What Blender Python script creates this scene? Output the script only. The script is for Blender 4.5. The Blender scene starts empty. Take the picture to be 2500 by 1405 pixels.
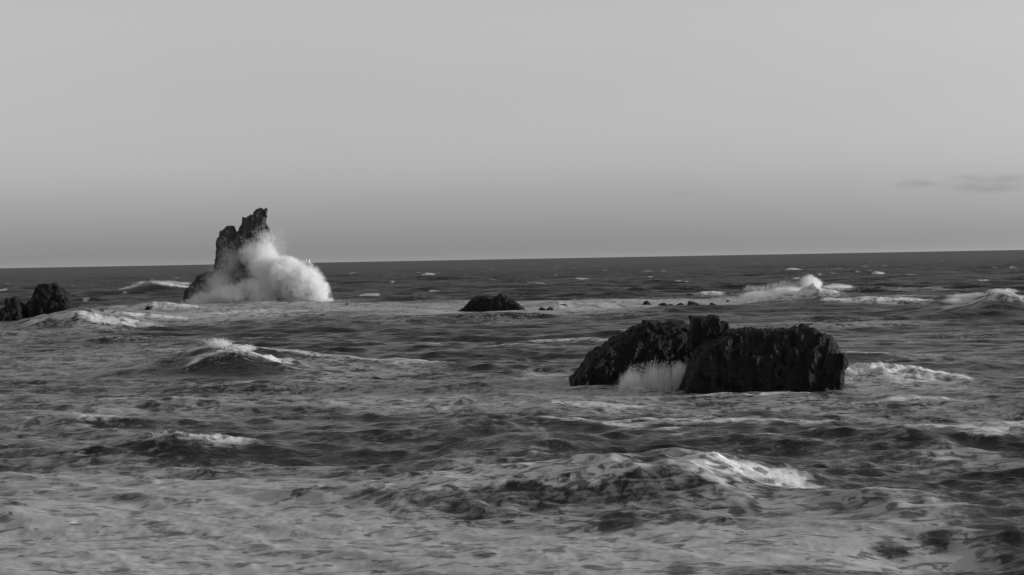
import bpy, math, random
import numpy as np

# ------------------------------------------------------------------ camera, sky, sun, exposure
random.seed(4)
rng = np.random.default_rng(11)
scene = bpy.context.scene
col = scene.collection
W, H, F, EYE = 2500.0, 1405.0, 5000.0, 7.0        # photograph size, focal length in its pixels, eye height (m)
PITCH, ROLL = math.atan(70.0 / F), math.atan(45.0 / 2500.0)

cam_data = bpy.data.cameras.new('camera')
cam = bpy.data.objects.new('camera', cam_data)
col.objects.link(cam)
cam_data.sensor_width = 36.0
cam_data.lens = 36.0 * F / W
cam_data.clip_start = 0.5
cam_data.clip_end = 200000.0
fwd = np.array([0.0, math.cos(PITCH), -math.sin(PITCH)])
rt0 = np.array([1.0, 0.0, 0.0])
up0 = np.cross(rt0, fwd)
RT = rt0 * math.cos(ROLL) - up0 * math.sin(ROLL)   # horizon climbs to the right
UP = np.cross(RT, fwd)
from mathutils import Matrix
cam.matrix_world = Matrix(((RT[0], UP[0], -fwd[0], 0), (RT[1], UP[1], -fwd[1], 0), (RT[2], UP[2], -fwd[2], EYE), (0, 0, 0, 1)))
scene.camera = cam

SUN_EL, SUN_AZ = math.radians(10.0), math.radians(88.0)      # low, to the right
world = bpy.data.worlds.new('World')
scene.world = world
world.use_nodes = True
wn, wl = world.node_tree.nodes, world.node_tree.links
bg = wn['Background']
bg.inputs[1].default_value = 0.1
sky = wn.new('ShaderNodeTexSky')
sky.sky_type = 'NISHITA'
sky.sun_disc = False
sky.sun_elevation = SUN_EL
sky.sun_rotation = SUN_AZ
sky.air_density = 1.0
bw = wn.new('ShaderNodeRGBToBW')
wl.new(sky.outputs[0], bw.inputs[0])
geo = wn.new('ShaderNodeTexCoord')
sep = wn.new('ShaderNodeSeparateXYZ')
wl.new(geo.outputs['Generated'], sep.inputs[0])
def wmath(op, a, b=None, c=None, clamp=False):
    n = wn.new('ShaderNodeMath'); n.operation = op; n.use_clamp = clamp
    for i, v in enumerate((a, b, c)):
        if v is None: continue
        if isinstance(v, (int, float)): n.inputs[i].default_value = v
        else: wl.new(v, n.inputs[i])
    return n.outputs[0]
ramp = wn.new('ShaderNodeFloatCurve')
cm = ramp.mapping
SKYPTS = [(0.0, 2.12), (0.026, 1.36), (0.046, 1.45), (0.08, 1.52), (0.125, 1.70), (0.26, 1.9), (1.0, 2.0)]
xs = [math.sqrt(p[0]) for p in SKYPTS]
c0 = cm.curves[0]
while len(c0.points) < len(SKYPTS): c0.points.new(0.5, 0.5)
for p, x, (_, v) in zip(c0.points, xs, SKYPTS): p.location = (x, v / 2.5); p.handle_type = 'AUTO_CLAMPED'
cm.update()
wl.new(wmath('SQRT', wmath('MAXIMUM', sep.outputs[2], 0.0)), ramp.inputs['Value'])
lum = wmath('MULTIPLY', bw.outputs[0], wmath('MULTIPLY', ramp.outputs[0], 2.5))
# thin low cloud streaks: a bank of flat dim clouds low over the sea
az = wmath('ARCTAN2', sep.outputs[0], sep.outputs[1])
comb = wn.new('ShaderNodeCombineXYZ')
wl.new(wmath('MULTIPLY', az, 60.0), comb.inputs[0]); wl.new(wmath('MULTIPLY', sep.outputs[2], 260.0), comb.inputs[1])
cn = wn.new('ShaderNodeTexNoise'); cn.inputs['Scale'].default_value = 1.0; cn.inputs['Detail'].default_value = 5.0
wl.new(comb.outputs[0], cn.inputs['Vector'])
def cloud(px, py, wx, wy):
    d = fwd * F + RT * (px - W / 2) + UP * (H / 2 - py); d /= np.linalg.norm(d)
    a0, z0 = math.atan2(d[0], d[1]), d[2]
    u = wmath('MULTIPLY', wmath('SUBTRACT', az, a0), F / wx)
    v = wmath('MULTIPLY', wmath('SUBTRACT', sep.outputs[2], z0), F / wy)
    r2 = wmath('ADD', wmath('MULTIPLY', u, u), wmath('MULTIPLY', v, v))
    return wmath('MAXIMUM', wmath('SUBTRACT', 1.0, r2), 0.0)
cl = wmath('ADD', wmath('ADD', cloud(2410, 448, 130, 28), cloud(2235, 450, 60, 13)), wmath('ADD', wmath('MULTIPLY', cloud(1225, 471, 35, 7), 0.4), wmath('MULTIPLY', cloud(1666, 472, 30, 6), 0.4)))
cl = wmath('MULTIPLY', wmath('MULTIPLY', cl, 1.6), wmath('SUBTRACT', cn.outputs[0], 0.28), None, True)
lum = wmath('MULTIPLY', lum, wmath('SUBTRACT', 1.0, wmath('MULTIPLY', cl, 0.38)))
sn = wn.new('ShaderNodeTexNoise'); sn.inputs['Scale'].default_value = 1.0; sn.inputs['Detail'].default_value = 4.0
sm = wn.new('ShaderNodeMapping'); sm.inputs['Scale'].default_value = (4.0, 4.0, 22.0)
wl.new(geo.outputs['Generated'], sm.inputs[0]); wl.new(sm.outputs[0], sn.inputs['Vector'])
lum = wmath('MULTIPLY', lum, wmath('ADD', 0.955, wmath('MULTIPLY', sn.outputs[0], 0.09)))
wl.new(lum, bg.inputs[0])

sd = bpy.data.lights.new('sun', 'SUN')
sd.energy = 2.9
sd.angle = math.radians(0.5)
sd.color = (1.0, 1.0, 1.0)                        # the photograph has no colour
sun = bpy.data.objects.new('sun', sd)
col.objects.link(sun)
sv = (math.cos(SUN_EL) * math.sin(SUN_AZ), math.cos(SUN_EL) * math.cos(SUN_AZ), math.sin(SUN_EL))
from mathutils import Vector
sun.rotation_euler = Vector(sv).to_track_quat('Z', 'Y').to_euler()
sun.location = (60, -20, 60)

vs = scene.view_settings
vs.view_transform = 'Standard'; vs.look = 'None'; vs.exposure = 0.0; vs.gamma = 1.0; vs.use_curve_mapping = False
scene.cycles.use_denoising = True
scene.cycles.denoising_input_passes = 'RGB_ALBEDO_NORMAL'
scene.cycles.denoising_prefilter = 'ACCURATE'
scene.cycles.max_bounces = 10
scene.cycles.diffuse_bounces = 6
scene.cycles.volume_bounces = 9
scene.cycles.caustics_reflective = False
scene.cycles.caustics_refractive = False

# ------------------------------------------------------------------ from the photograph to the place
def ray(px, py):
    return fwd * F + RT * (px - W / 2) + UP * (H / 2 - py)
def ground(px, py, z=0.0):
    d = ray(px, py); t = (z - EYE) / d[2]
    return np.array([d[0] * t, d[1] * t, z])
def plane(px, py, y):
    d = ray(px, py); t = y / d[1]
    return np.array([d[0] * t, y, EYE + d[2] * t])

# ------------------------------------------------------------------ numpy noise
def _h(ix, iy, iz, s):
    n = (ix.astype(np.uint32) * np.uint32(374761393) + iy.astype(np.uint32) * np.uint32(668265263)
         + iz.astype(np.uint32) * np.uint32(2147483647 - 58) + np.uint32(s * 977 + 13) * np.uint32(1274126177))
    n = (n ^ (n >> np.uint32(13))) * np.uint32(1274126177)
    n = (n ^ (n >> np.uint32(16))) * np.uint32(2246822519)
    n = n ^ (n >> np.uint32(15))
    return n.astype(np.float32) * np.float32(1.0 / 4294967295.0)
def vnoise(x, y, z=None, s=0):
    """smooth value noise in -1..1"""
    x = np.asarray(x, np.float32); y = np.asarray(y, np.float32)
    xi, yi = np.floor(x), np.floor(y)
    fx, fy = x - xi, y - yi
    fx = fx * fx * fx * (fx * (fx * 6 - 15) + 10); fy = fy * fy * fy * (fy * (fy * 6 - 15) + 10)
    xi, yi = xi.astype(np.int64), yi.astype(np.int64)
    if z is None:
        zz = np.zeros_like(xi)
        a = _h(xi, yi, zz, s); b = _h(xi + 1, yi, zz, s); c = _h(xi, yi + 1, zz, s); d = _h(xi + 1, yi + 1, zz, s)
        return ((a + (b - a) * fx) * (1 - fy) + (c + (d - c) * fx) * fy) * 2 - 1
    z = np.asarray(z, np.float32); zi = np.floor(z); fz = z - zi
    fz = fz * fz * fz * (fz * (fz * 6 - 15) + 10); zi = zi.astype(np.int64)
    out = 0
    for dz in (0, 1):
        a = _h(xi, yi, zi + dz, s); b = _h(xi + 1, yi, zi + dz, s); c = _h(xi, yi + 1, zi + dz, s); d = _h(xi + 1, yi + 1, zi + dz, s)
        out = out + ((a + (b - a) * fx) * (1 - fy) + (c + (d - c) * fx) * fy) * (fz if dz else 1 - fz)
    return out * 2 - 1
def fbm(x, y, z=None, oct=4, s=0, gain=0.5):
    t, a, f, n = 0, 1.0, 1.0, 0.0
    for o in range(oct):
        t = t + a * vnoise(x * f + 17.3 * o, y * f - 9.1 * o, None if z is None else z * f + 4.7 * o, s + o)
        n += a; a *= gain; f *= 2.03
    return t / n
def worley(x, y, z, s=0):
    """F1 and F2 cell distances"""
    xi, yi, zi = [np.floor(v).astype(np.int64) for v in (x, y, z)]
    f1 = np.full(np.shape(x), 9.0, np.float32); f2 = f1.copy()
    for dx in (-1, 0, 1):
        for dy in (-1, 0, 1):
            for dz in (-1, 0, 1):
                a, b, c = xi + dx, yi + dy, zi + dz
                d = ((a + _h(a, b, c, s) - x) ** 2 + (b + _h(a, b, c, s + 1) - y) ** 2 + (c + _h(a, b, c, s + 2) - z) ** 2).astype(np.float32)
                f2 = np.minimum(f2, np.maximum(f1, d)); f1 = np.minimum(f1, d)
    return np.sqrt(f1), np.sqrt(f2)
def sstep(a, b, x):
    t = np.clip((x - a) / (b - a), 0, 1)
    return t * t * (3 - 2 * t)

# ------------------------------------------------------------------ materials
def new_mat(name):
    m = bpy.data.materials.new(name); m.use_nodes = True
    return m, m.node_tree.nodes, m.node_tree.links, m.node_tree.nodes['Principled BSDF']
def mnode(N, L, op, a, b=None, clamp=False):
    n = N.new('ShaderNodeMath'); n.operation = op; n.use_clamp = clamp
    for i, v in enumerate((a, b)):
        if v is None: continue
        if isinstance(v, (int, float)): n.inputs[i].default_value = v
        else: L.new(v, n.inputs[i])
    return n.outputs[0]
def mapr(N, L, v, a, b, c, d, smooth=True):
    n = N.new('ShaderNodeMapRange'); n.interpolation_type = 'SMOOTHSTEP' if smooth else 'LINEAR'
    L.new(v, n.inputs['Value'])
    for k, q in zip(('From Min', 'From Max', 'To Min', 'To Max'), (a, b, c, d)):
        if isinstance(q, (int, float)): n.inputs[k].default_value = q
        else: L.new(q, n.inputs[k])
    return n.outputs[0]
def noise_tex(N, L, vec, scale, detail=4, rough=0.55, dist=0.0):
    n = N.new('ShaderNodeTexNoise'); n.inputs['Scale'].default_value = scale; n.inputs['Detail'].default_value = detail
    n.inputs['Roughness'].default_value = rough; n.inputs['Distortion'].default_value = dist
    L.new(vec, n.inputs['Vector'])
    return n.outputs[0]
def vmap(N, L, vec, scale):
    n = N.new('ShaderNodeMapping'); n.inputs['Scale'].default_value = scale; L.new(vec, n.inputs['Vector'])
    return n.outputs[0]

def sea_material():
    m, N, L, P = new_mat('sea_water_and_foam')
    at = N.new('ShaderNodeAttribute'); at.attribute_name = 'rest'
    fo = N.new('ShaderNodeAttribute'); fo.attribute_name = 'foam'
    fresh = N.new('ShaderNodeAttribute'); fresh.attribute_name = 'fresh'
    vec = at.outputs['Vector']
    cov = fo.outputs['Fac']
    ro = N.new('ShaderNodeAttribute'); ro.attribute_name = 'ripple'      # 1 where fine ripples are modelled, 0 where they are only roughness
    near = ro.outputs['Fac']
    n_big = noise_tex(N, L, vmap(N, L, vec, (0.20, 0.22, 1)), 1.0, 3, 0.5, 0.8)
    n_med = noise_tex(N, L, vmap(N, L, vec, (0.80, 0.85, 1)), 1.0, 5, 0.58, 1.5)
    n_fin = noise_tex(N, L, vmap(N, L, vec, (2.8, 3.0, 1)), 1.0, 5, 0.62, 0.8)
    rot = N.new('ShaderNodeMapping'); rot.inputs['Rotation'].default_value = (0, 0, math.radians(-28)); rot.inputs['Scale'].default_value = (0.22, 2.1, 1)
    L.new(vec, rot.inputs['Vector'])
    n_str = noise_tex(N, L, rot.outputs[0], 1.0, 5, 0.6, 0.9)
    nn = mnode(N, L, 'ADD', mnode(N, L, 'ADD', mnode(N, L, 'MULTIPLY', n_big, 0.14), mnode(N, L, 'MULTIPLY', n_str, 0.24)), mnode(N, L, 'ADD', mnode(N, L, 'MULTIPLY', n_med, 0.34), mnode(N, L, 'MULTIPLY', n_fin, 0.28)))
    nn = mapr(N, L, nn, 0.40, 0.62, 0.0, 1.0, False)
    d = mnode(N, L, 'SUBTRACT', cov, nn)
    mask = mapr(N, L, d, -0.38, 0.22, 0.0, 1.0)
    dash = noise_tex(N, L, vmap(N, L, vec, (1.1, 1.7, 1)), 1.0, 3, 0.55, 1.0)
    mask = mnode(N, L, 'MULTIPLY', mask, mapr(N, L, dash, 0.53, 0.62, 1.0, 0.25))
    thin = mapr(N, L, n_fin, 0.30, 0.70, 0.88, 1.0)
    mask = mnode(N, L, 'MULTIPLY', mask, thin)
    mask = mnode(N, L, 'MULTIPLY', mask, mapr(N, L, cov, 0.25, 0.75, 0.60, 1.0))
    mask = mnode(N, L, 'MULTIPLY', mask, mapr(N, L, cov, 0.02, 0.22, 0.0, 1.0))
    P.inputs['Base Color'].default_value = (0.016, 0.016, 0.016, 1)
    L.new(mapr(N, L, near, 0.0, 1.0, 0.44, 0.13, False), P.inputs['Roughness'])
    P.inputs['IOR'].default_value = 1.333
    b1 = noise_tex(N, L, vmap(N, L, vec, (1.2, 2.0, 1)), 1.0, 6, 0.58, 0.5)
    bump = N.new('ShaderNodeBump'); bump.inputs['Distance'].default_value = 0.30
    L.new(near, bump.inputs['Strength']); L.new(b1, bump.inputs['Height'])
    b2 = noise_tex(N, L, vmap(N, L, vec, (0.24, 0.32, 1)), 1.0, 5, 0.6, 0.4)
    bum2 = N.new('ShaderNodeBump'); bum2.inputs['Distance'].default_value = 3.0
    L.new(mnode(N, L, 'MULTIPLY', mnode(N, L, 'SUBTRACT', 1.0, near), 0.8), bum2.inputs['Strength']); L.new(b2, bum2.inputs['Height'])
    L.new(bump.outputs[0], bum2.inputs['Normal']); L.new(bum2.outputs[0], P.inputs['Normal'])
    foam = N.new('ShaderNodeBsdfPrincipled')
    alb = mnode(N, L, 'ADD', mnode(N, L, 'ADD', mapr(N, L, n_fin, 0.30, 0.70, 0.30, 0.22, False), mapr(N, L, n_str, 0.30, 0.70, 0.26, 0.18, False)), mnode(N, L, 'MULTIPLY', mnode(N, L, 'MULTIPLY', fresh.outputs['Fac'], mapr(N, L, n_fin, 0.36, 0.62, 1.3, 0.4)), 0.40), True)
    fleck = noise_tex(N, L, vmap(N, L, vec, (1.3, 1.3, 1)), 1.0, 4, 0.6, 0.4)
    alb = mnode(N, L, 'ADD', alb, mapr(N, L, fleck, 0.64, 0.72, 0.0, 0.22), True)
    cc = N.new('ShaderNodeCombineColor')
    for i in range(3): L.new(alb, cc.inputs[i])
    L.new(cc.outputs[0], foam.inputs['Base Color'])
    foam.inputs['Roughness'].default_value = 0.75
    foam.inputs['Specular IOR Level'].default_value = 0.25
    fb = N.new('ShaderNodeBump'); fb.inputs['Distance'].default_value = 0.16
    L.new(mapr(N, L, near, 0.0, 1.0, 0.10, 0.22, False), fb.inputs['Strength'])
    fh = mnode(N, L, 'ADD', mnode(N, L, 'MULTIPLY', n_fin, 0.25), mnode(N, L, 'MULTIPLY', n_med, 0.5))
    L.new(fh, fb.inputs['Height'])
    L.new(fb.outputs[0], foam.inputs['Normal'])
    mix = N.new('ShaderNodeMixShader')
    L.new(mask, mix.inputs[0]); L.new(P.outputs[0], mix.inputs[1]); L.new(foam.outputs[0], mix.inputs[2])
    L.new(mix.outputs[0], N['Material Output'].inputs[0])
    return m

def rock_material(name, base, wet=0.45, lichen=0.0):
    m, N, L, P = new_mat(name)
    tc = N.new('ShaderNodeTexCoord'); vec = tc.outputs['Object']
    n1 = noise_tex(N, L, vec, 1.1, 8, 0.65, 0.4)
    n2 = noise_tex(N, L, vmap(N, L, vec, (6, 6, 4.0)), 1.0, 7, 0.7, 0.3)
    v = mapr(N, L, mnode(N, L, 'ADD', mnode(N, L, 'MULTIPLY', n1, 0.6), mnode(N, L, 'MULTIPLY', n2, 0.4)), 0.32, 0.68, base * 0.55, base * 1.7, False)
    cc = N.new('ShaderNodeCombineColor')
    for i in range(3): L.new(v, cc.inputs[i])
    L.new(cc.outputs[0], P.inputs['Base Color'])
    L.new(mapr(N, L, n2, 0.3, 0.7, wet, wet + 0.4, False), P.inputs['Roughness'])
    P.inputs['Specular IOR Level'].default_value = 0.28
    b = N.new('ShaderNodeBump'); b.inputs['Strength'].default_value = 1.0; b.inputs['Distance'].default_value = 0.35
    vo = N.new('ShaderNodeTexVoronoi'); vo.inputs['Scale'].default_value = 1.0
    L.new(vmap(N, L, vec, (6.5, 6.5, 5.0)), vo.inputs['Vector'])
    L.new(mnode(N, L, 'ADD', mnode(N, L, 'MULTIPLY', n2, 0.6), mnode(N, L, 'MULTIPLY', vo.outputs[0], 0.35)), b.inputs['Height'])
    L.new(b.outputs[0], P.inputs['Normal'])
    return m

def spray_material(name, alb=0.85):
    m, N, L, P = new_mat(name)
    N.remove(P)
    d = N.new('ShaderNodeBsdfDiffuse'); t = N.new('ShaderNodeBsdfTranslucent'); mx = N.new('ShaderNodeMixShader')
    no = noise_tex(N, L, N.new('ShaderNodeTexCoord').outputs['Object'], 0.6, 3)
    v = mapr(N, L, no, 0.3, 0.7, alb - 0.04, alb + 0.04, False)
    cc = N.new('ShaderNodeCombineColor')
    for i in range(3): L.new(v, cc.inputs[i])
    L.new(cc.outputs[0], d.inputs[0]); L.new(cc.outputs[0], t.inputs[0])
    mx.inputs[0].default_value = 0.45
    L.new(d.outputs[0], mx.inputs[1]); L.new(t.outputs[0], mx.inputs[2])
    L.new(mx.outputs[0], N['Material Output'].inputs[0])
    return m

M_SEA = sea_material()
M_ROCK = rock_material('dark_wet_rock', 0.0075)
M_ROCKFAR = rock_material('dark_stack_rock', 0.05, 0.6)
M_SPRAY = spray_material('white_spray')

# ------------------------------------------------------------------ helpers
def link(name, mesh, mat, parent=None, smooth=True):
    o = bpy.data.objects.new(name, mesh)
    col.objects.link(o)
    if mat: mesh.materials.append(mat)
    if parent is not None: o.parent = parent
    if smooth: mesh.polygons.foreach_set('use_smooth', np.ones(len(mesh.polygons), bool))
    return o
def tag(o, label, cat, group=None, kind=None):
    o['label'] = label; o['category'] = cat
    if group: o['group'] = group
    if kind: o['kind'] = kind
    return o
def mesh_np(name, V, Fq):
    k = Fq.shape[1]
    me = bpy.data.meshes.new(name)
    me.vertices.add(len(V)); me.vertices.foreach_set('co', np.ascontiguousarray(V, np.float32).ravel())
    me.loops.add(Fq.size); me.loops.foreach_set('vertex_index', np.ascontiguousarray(Fq, np.int32).ravel())
    me.polygons.add(len(Fq)); me.polygons.foreach_set('loop_start', np.arange(len(Fq), dtype=np.int32) * k)
    me.update(calc_edges=True)
    return me

# ------------------------------------------------------------------ the sea: explicit waves, random chop, foam coverage
# (x, y, depth) of each named wave come from where its foot stands on the water
def arc_wave(px0, px1, pyfoot, hpx, front, back, skew=0.5, bend=0.0, lean=0.5, foam=0.6, fresh=0.0, lump=0.0, tilt=0.0, white=0.3):
    """a wave whose foot lies on the pixel row pyfoot and whose crest is hpx pixels high"""
    c = ground((px0 + px1) / 2, pyfoot)
    d = c[1]
    return dict(x0=ground(px0, pyfoot)[0], x1=ground(px1, pyfoot)[0], y=d, h=hpx * d / F, front=front, back=back, skew=skew,
                bend=bend, lean=lean, foam=foam, fresh=fresh, lump=lump, tilt=tilt, white=white)
WAVES = [
    # nearest breaker, lower right, and its long shoulder to the left
    arc_wave(950, 2480, 1235, 98, 3.2, 6.5, 0.47, 1.2, 0.45, 0.0),
    arc_wave(1660, 2080, 1222, 24, 1.8, 2.2, 0.28, 0.3, 0.3, 1.3, 0.7, 0.30, white=1.0),
    arc_wave(2080, 2440, 1275, 22, 1.8, 2.6, 0.35, 0.5, 0.3, 0.65, 0.15, 0.10),
    # smooth swells left of it
    arc_wave(900, 1560, 1135, 40, 3.2, 5.5, 0.6, -1.0, 0.3, 0.10),
    arc_wave(500, 1350, 1185, 22, 2.8, 5.0, 0.6, 0.0, 0.2, 0.05),
    # little breaker, left
    arc_wave(150, 900, 1112, 20, 2.6, 4.5, 0.38, 0.0, 0.3, 0.0),
    arc_wave(330, 640, 1105, 22, 1.3, 2.2, 0.33, 0.0, 0.3, 0.9, 0.40, 0.26, white=0.1),
    arc_wave(-200, 560, 1060, 18, 3.0, 5.0, 0.5, 0.0, 0.2, 0.0),
    # peaked wave, left middle
    arc_wave(180, 900, 915, 54, 4.5, 8.0, 0.46, 0.0, 0.3, 0.0),
    arc_wave(440, 740, 911, 20, 1.6, 3.5, 0.30, 0.0, 0.3, 1.0, 0.75, 0.28, white=0.05),
    arc_wave(560, 940, 932, 22, 2.4, 4.0, 0.5, 0.0, 0.3, 0.25, 0.2),
    # white water right of the big rock
    arc_wave(1900, 2480, 947, 50, 3.4, 4.0, 0.46, 0.0, 0.2, 1.25, 0.8, 0.30, white=0.7),
    arc_wave(2060, 2380, 985, 16, 1.4, 1.8, 0.4, 0.0, 0.2, 0.9, 0.6, 0.06),
    # humps in front of the rock, foam lips on them
    arc_wave(1150, 1720, 1012, 26, 2.0, 3.4, 0.4, 0.0, 0.3, 0.6, 0.3, 0.12),
    arc_wave(1660, 2080, 1050, 22, 2.2, 3.4, 0.4, 0.0, 0.3, 0.0),
    arc_wave(900, 1500, 1075, 18, 2.4, 4.0, 0.5, 0.0, 0.3, 0.0),
    arc_wave(1900, 2600, 1110, 18, 2.4, 4.0, 0.5, 0.0, 0.3, 0.0),
    # breaker at the right, mid distance
    arc_wave(1700, 2420, 752, 46, 5.0, 9.0, 0.44, -2.0, 0.4, 0.0),
    arc_wave(1740, 2085, 752, 16, 5.0, 7.0, 0.66, -1.0, 0.3, 1.2, 1.0, 0.40, white=0.9),
    arc_wave(1955, 2075, 751, 16, 3.0, 4.0, 0.35, 0.0, 0.4, 1.1, 1.0, 0.35, white=0.9),
    arc_wave(1960, 2420, 751, 7, 2.4, 3.6, 0.30, -0.5, 0.4, 1.1, 0.9, 0.25),
    arc_wave(2180, 2800, 778, 60, 8.0, 10.0, 0.52, 6.0, 0.4, 0.0),
    arc_wave(2270, 2620, 774, 16, 3.5, 5.0, 0.60, 3.0, 0.4, 1.1, 0.8, 0.25, white=0.6),
    arc_wave(2060, 2360, 738, 8, 3.0, 5.0, 0.4, 0.0, 0.4, 0.8, 0.8, 0.1),
    # small breaker behind, left of the stack
    arc_wave(280, 520, 712, 20, 6.0, 9.0, 0.4, 0.0, 0.6, 0.0),
    arc_wave(290, 500, 711.6, 9, 3.0, 6.0, 0.42, 0.0, 0.5, 1.2, 1.0, 0.25),
    arc_wave(30, 430, 816, 7, 2.6, 4.0, 0.40, 0.0, 0.3, 0.75, 0.45, 0.2, white=0.0),
    # wash along the foot of the big rock
    arc_wave(1620, 2080, 968, 5, 0.9, 1.2, 0.4, 0.0, 0.2, 1.05, 0.8, 0.25),
    # surge between outcrop and stack
    arc_wave(-120, 420, 818, 56, 6.0, 9.0, 0.50, 0.0, 0.4, 0.25, 0.3),
    arc_wave(150, 480, 785, 20, 4.0, 6.0, 0.45, 0.0, 0.4, 1.0, 0.9, 0.25, white=0.6),
    arc_wave(290, 520, 762, 14, 4.0, 6.0, 0.35, 0.0, 0.4, 0.95, 0.7, 0.2),
    arc_wave(430, 840, 774, 14, 7.0, 7.0, 0.55, 0.0, 0.2, 0.9, 0.9, 0.35, white=0.5),
    # low shelf of white water across the middle
    arc_wave(1240, 1560, 757, 12, 6.0, 7.0, 0.4, 0.0, 0.3, 0.7, 0.5, 0.1),
    # far whitecaps
    arc_wave(1270, 1345, 694, 7, 4.0, 7.0, 0.4, 0.0, 0.6, 1.0, 1.0, 0.1),
    arc_wave(1025, 1065, 674, 5, 5.0, 8.0, 0.4, 0.0, 0.6, 1.0, 0.9, 0.1),
    arc_wave(1905, 1980, 661, 5, 6.0, 9.0, 0.4, 0.0, 0.6, 1.0, 0.9, 0.1),
    arc_wave(1945, 2005, 672, 5, 6.0, 9.0, 0.4, 0.0, 0.6, 1.0, 0.9, 0.1),
    arc_wave(2125, 2180, 671, 5, 6.0, 9.0, 0.4, 0.0, 0.6, 1.0, 0.9, 0.1),
    arc_wave(2085, 2120, 668, 4, 6.0, 9.0, 0.4, 0.0, 0.6, 1.0, 0.8, 0.1),
    arc_wave(1670, 1790, 724, 12, 4.0, 6.0, 0.35, 0.0, 0.5, 1.0, 0.7, 0.15),
]
# clear, dark windows in the near foam: pixel centre, half width, half height
WINDOWS = [(2210, 1326, 52, 9), (2335, 1316, 46, 11), (1683, 1386, 36, 16), (358, 1190, 30, 8), (60, 1243, 56, 11), (1578, 1276, 34, 10), (1810, 1257, 18, 10),
           (1855, 1252, 18, 9), (1880, 1228, 36, 9), (2090, 1218, 40, 8), (1510, 1262, 40, 8), (1490, 1290, 20, 8), (1390, 1275, 14, 5), (2450, 1285, 60, 36), (2450, 1230, 80, 26),
           (780, 1288, 30, 7), (1185, 1360, 28, 9), (620, 1342, 40, 9), (1160, 1325, 44, 8), (330, 1232, 44, 8), (1980, 1380, 60, 8), (220, 1380, 36, 6), (1930, 1212, 50, 7)]
# standing foam: pixel centre, half width, half height (on the flat water), coverage
FOAM = [
    (500, 1330, 900, 140, 0.80), (1500, 1345, 800, 85, 0.80), (450, 1145, 520, 26, 0.46), (100, 1085, 320, 40, 0.35), (2050, 1275, 330, 75, 0.62), (2190, 1360, 330, 70, 0.80),
    (560, 1195, 560, 50, 0.62), (1480, 1250, 420, 40, 0.56), (1420, 1200, 420, 40, 0.40), (150, 1165, 350, 50, 0.55),
    (180, 1010, 420, 60, 0.45), (150, 880, 380, 60, 0.40), (400, 960, 400, 30, 0.32),
    (1100, 945, 470, 42, 0.53), (1450, 965, 260, 36, 0.58), (1420, 912, 120, 22, 0.50), (1850, 985, 320, 28, 0.50), (2250, 960, 200, 45, 0.50),
    (950, 900, 220, 20, 0.44), (2200, 1010, 260, 40, 0.36), (1650, 985, 240, 20, 0.53),
    (120, 815, 250, 30, 0.40), (500, 770, 340, 22, 0.64), (330, 760, 160, 18, 0.85), (640, 755, 190, 18, 0.95),
    (1300, 748, 520, 14, 0.92), (1000, 752, 260, 15, 0.78), (1700, 742, 240, 12, 0.85), (1900, 735, 150, 14, 0.90), (2230, 716, 150, 4, 0.62), (2110, 935, 90, 24, 0.76),
    (1050, 775, 300, 9, 0.40), (2000, 795, 300, 10, 0.36), (300, 850, 200, 20, 0.34), (1450, 775, 300, 6, 0.32), (2300, 880, 160, 12, 0.28),
    (2300, 1120, 300, 16, 0.36), (1900, 1100, 300, 12, 0.27), (1200, 1110, 200, 20, 0.38),
]
CALM = [(ground(1850, 955), 11.0, 7.0), (ground(1450, 925), 5.0, 6.0), (ground(570, 745), 18.0, 16.0), (ground(60, 785), 16.0, 12.0), (ground(1205, 760), 8.0, 10.0)]
HOLLOW = [(np.array([ground(2290, 1345)[0], ground(2290, 1345)[1]]), 2.2, 2.2, 0.5)]

def spectrum():
    comps = []
    for i in range(96):
        lam = 0.42 * (34.0 / 0.42) ** ((i + rng.random()) / 96)
        th = rng.normal(0, 0.30) - 0.10
        if lam < 4: th = rng.normal(0, 0.60) - 0.18
        st = 0.041 if lam < 2.5 else 0.027 if lam < 8 else 0.030 * (9 / lam) ** 0.9
        comps.append((lam, math.sin(th), -math.cos(th), st * lam / (2 * math.pi) * (0.6 + 0.8 * rng.random()), rng.random() * 6.283))
    return comps
COMPS = spectrum()

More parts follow.
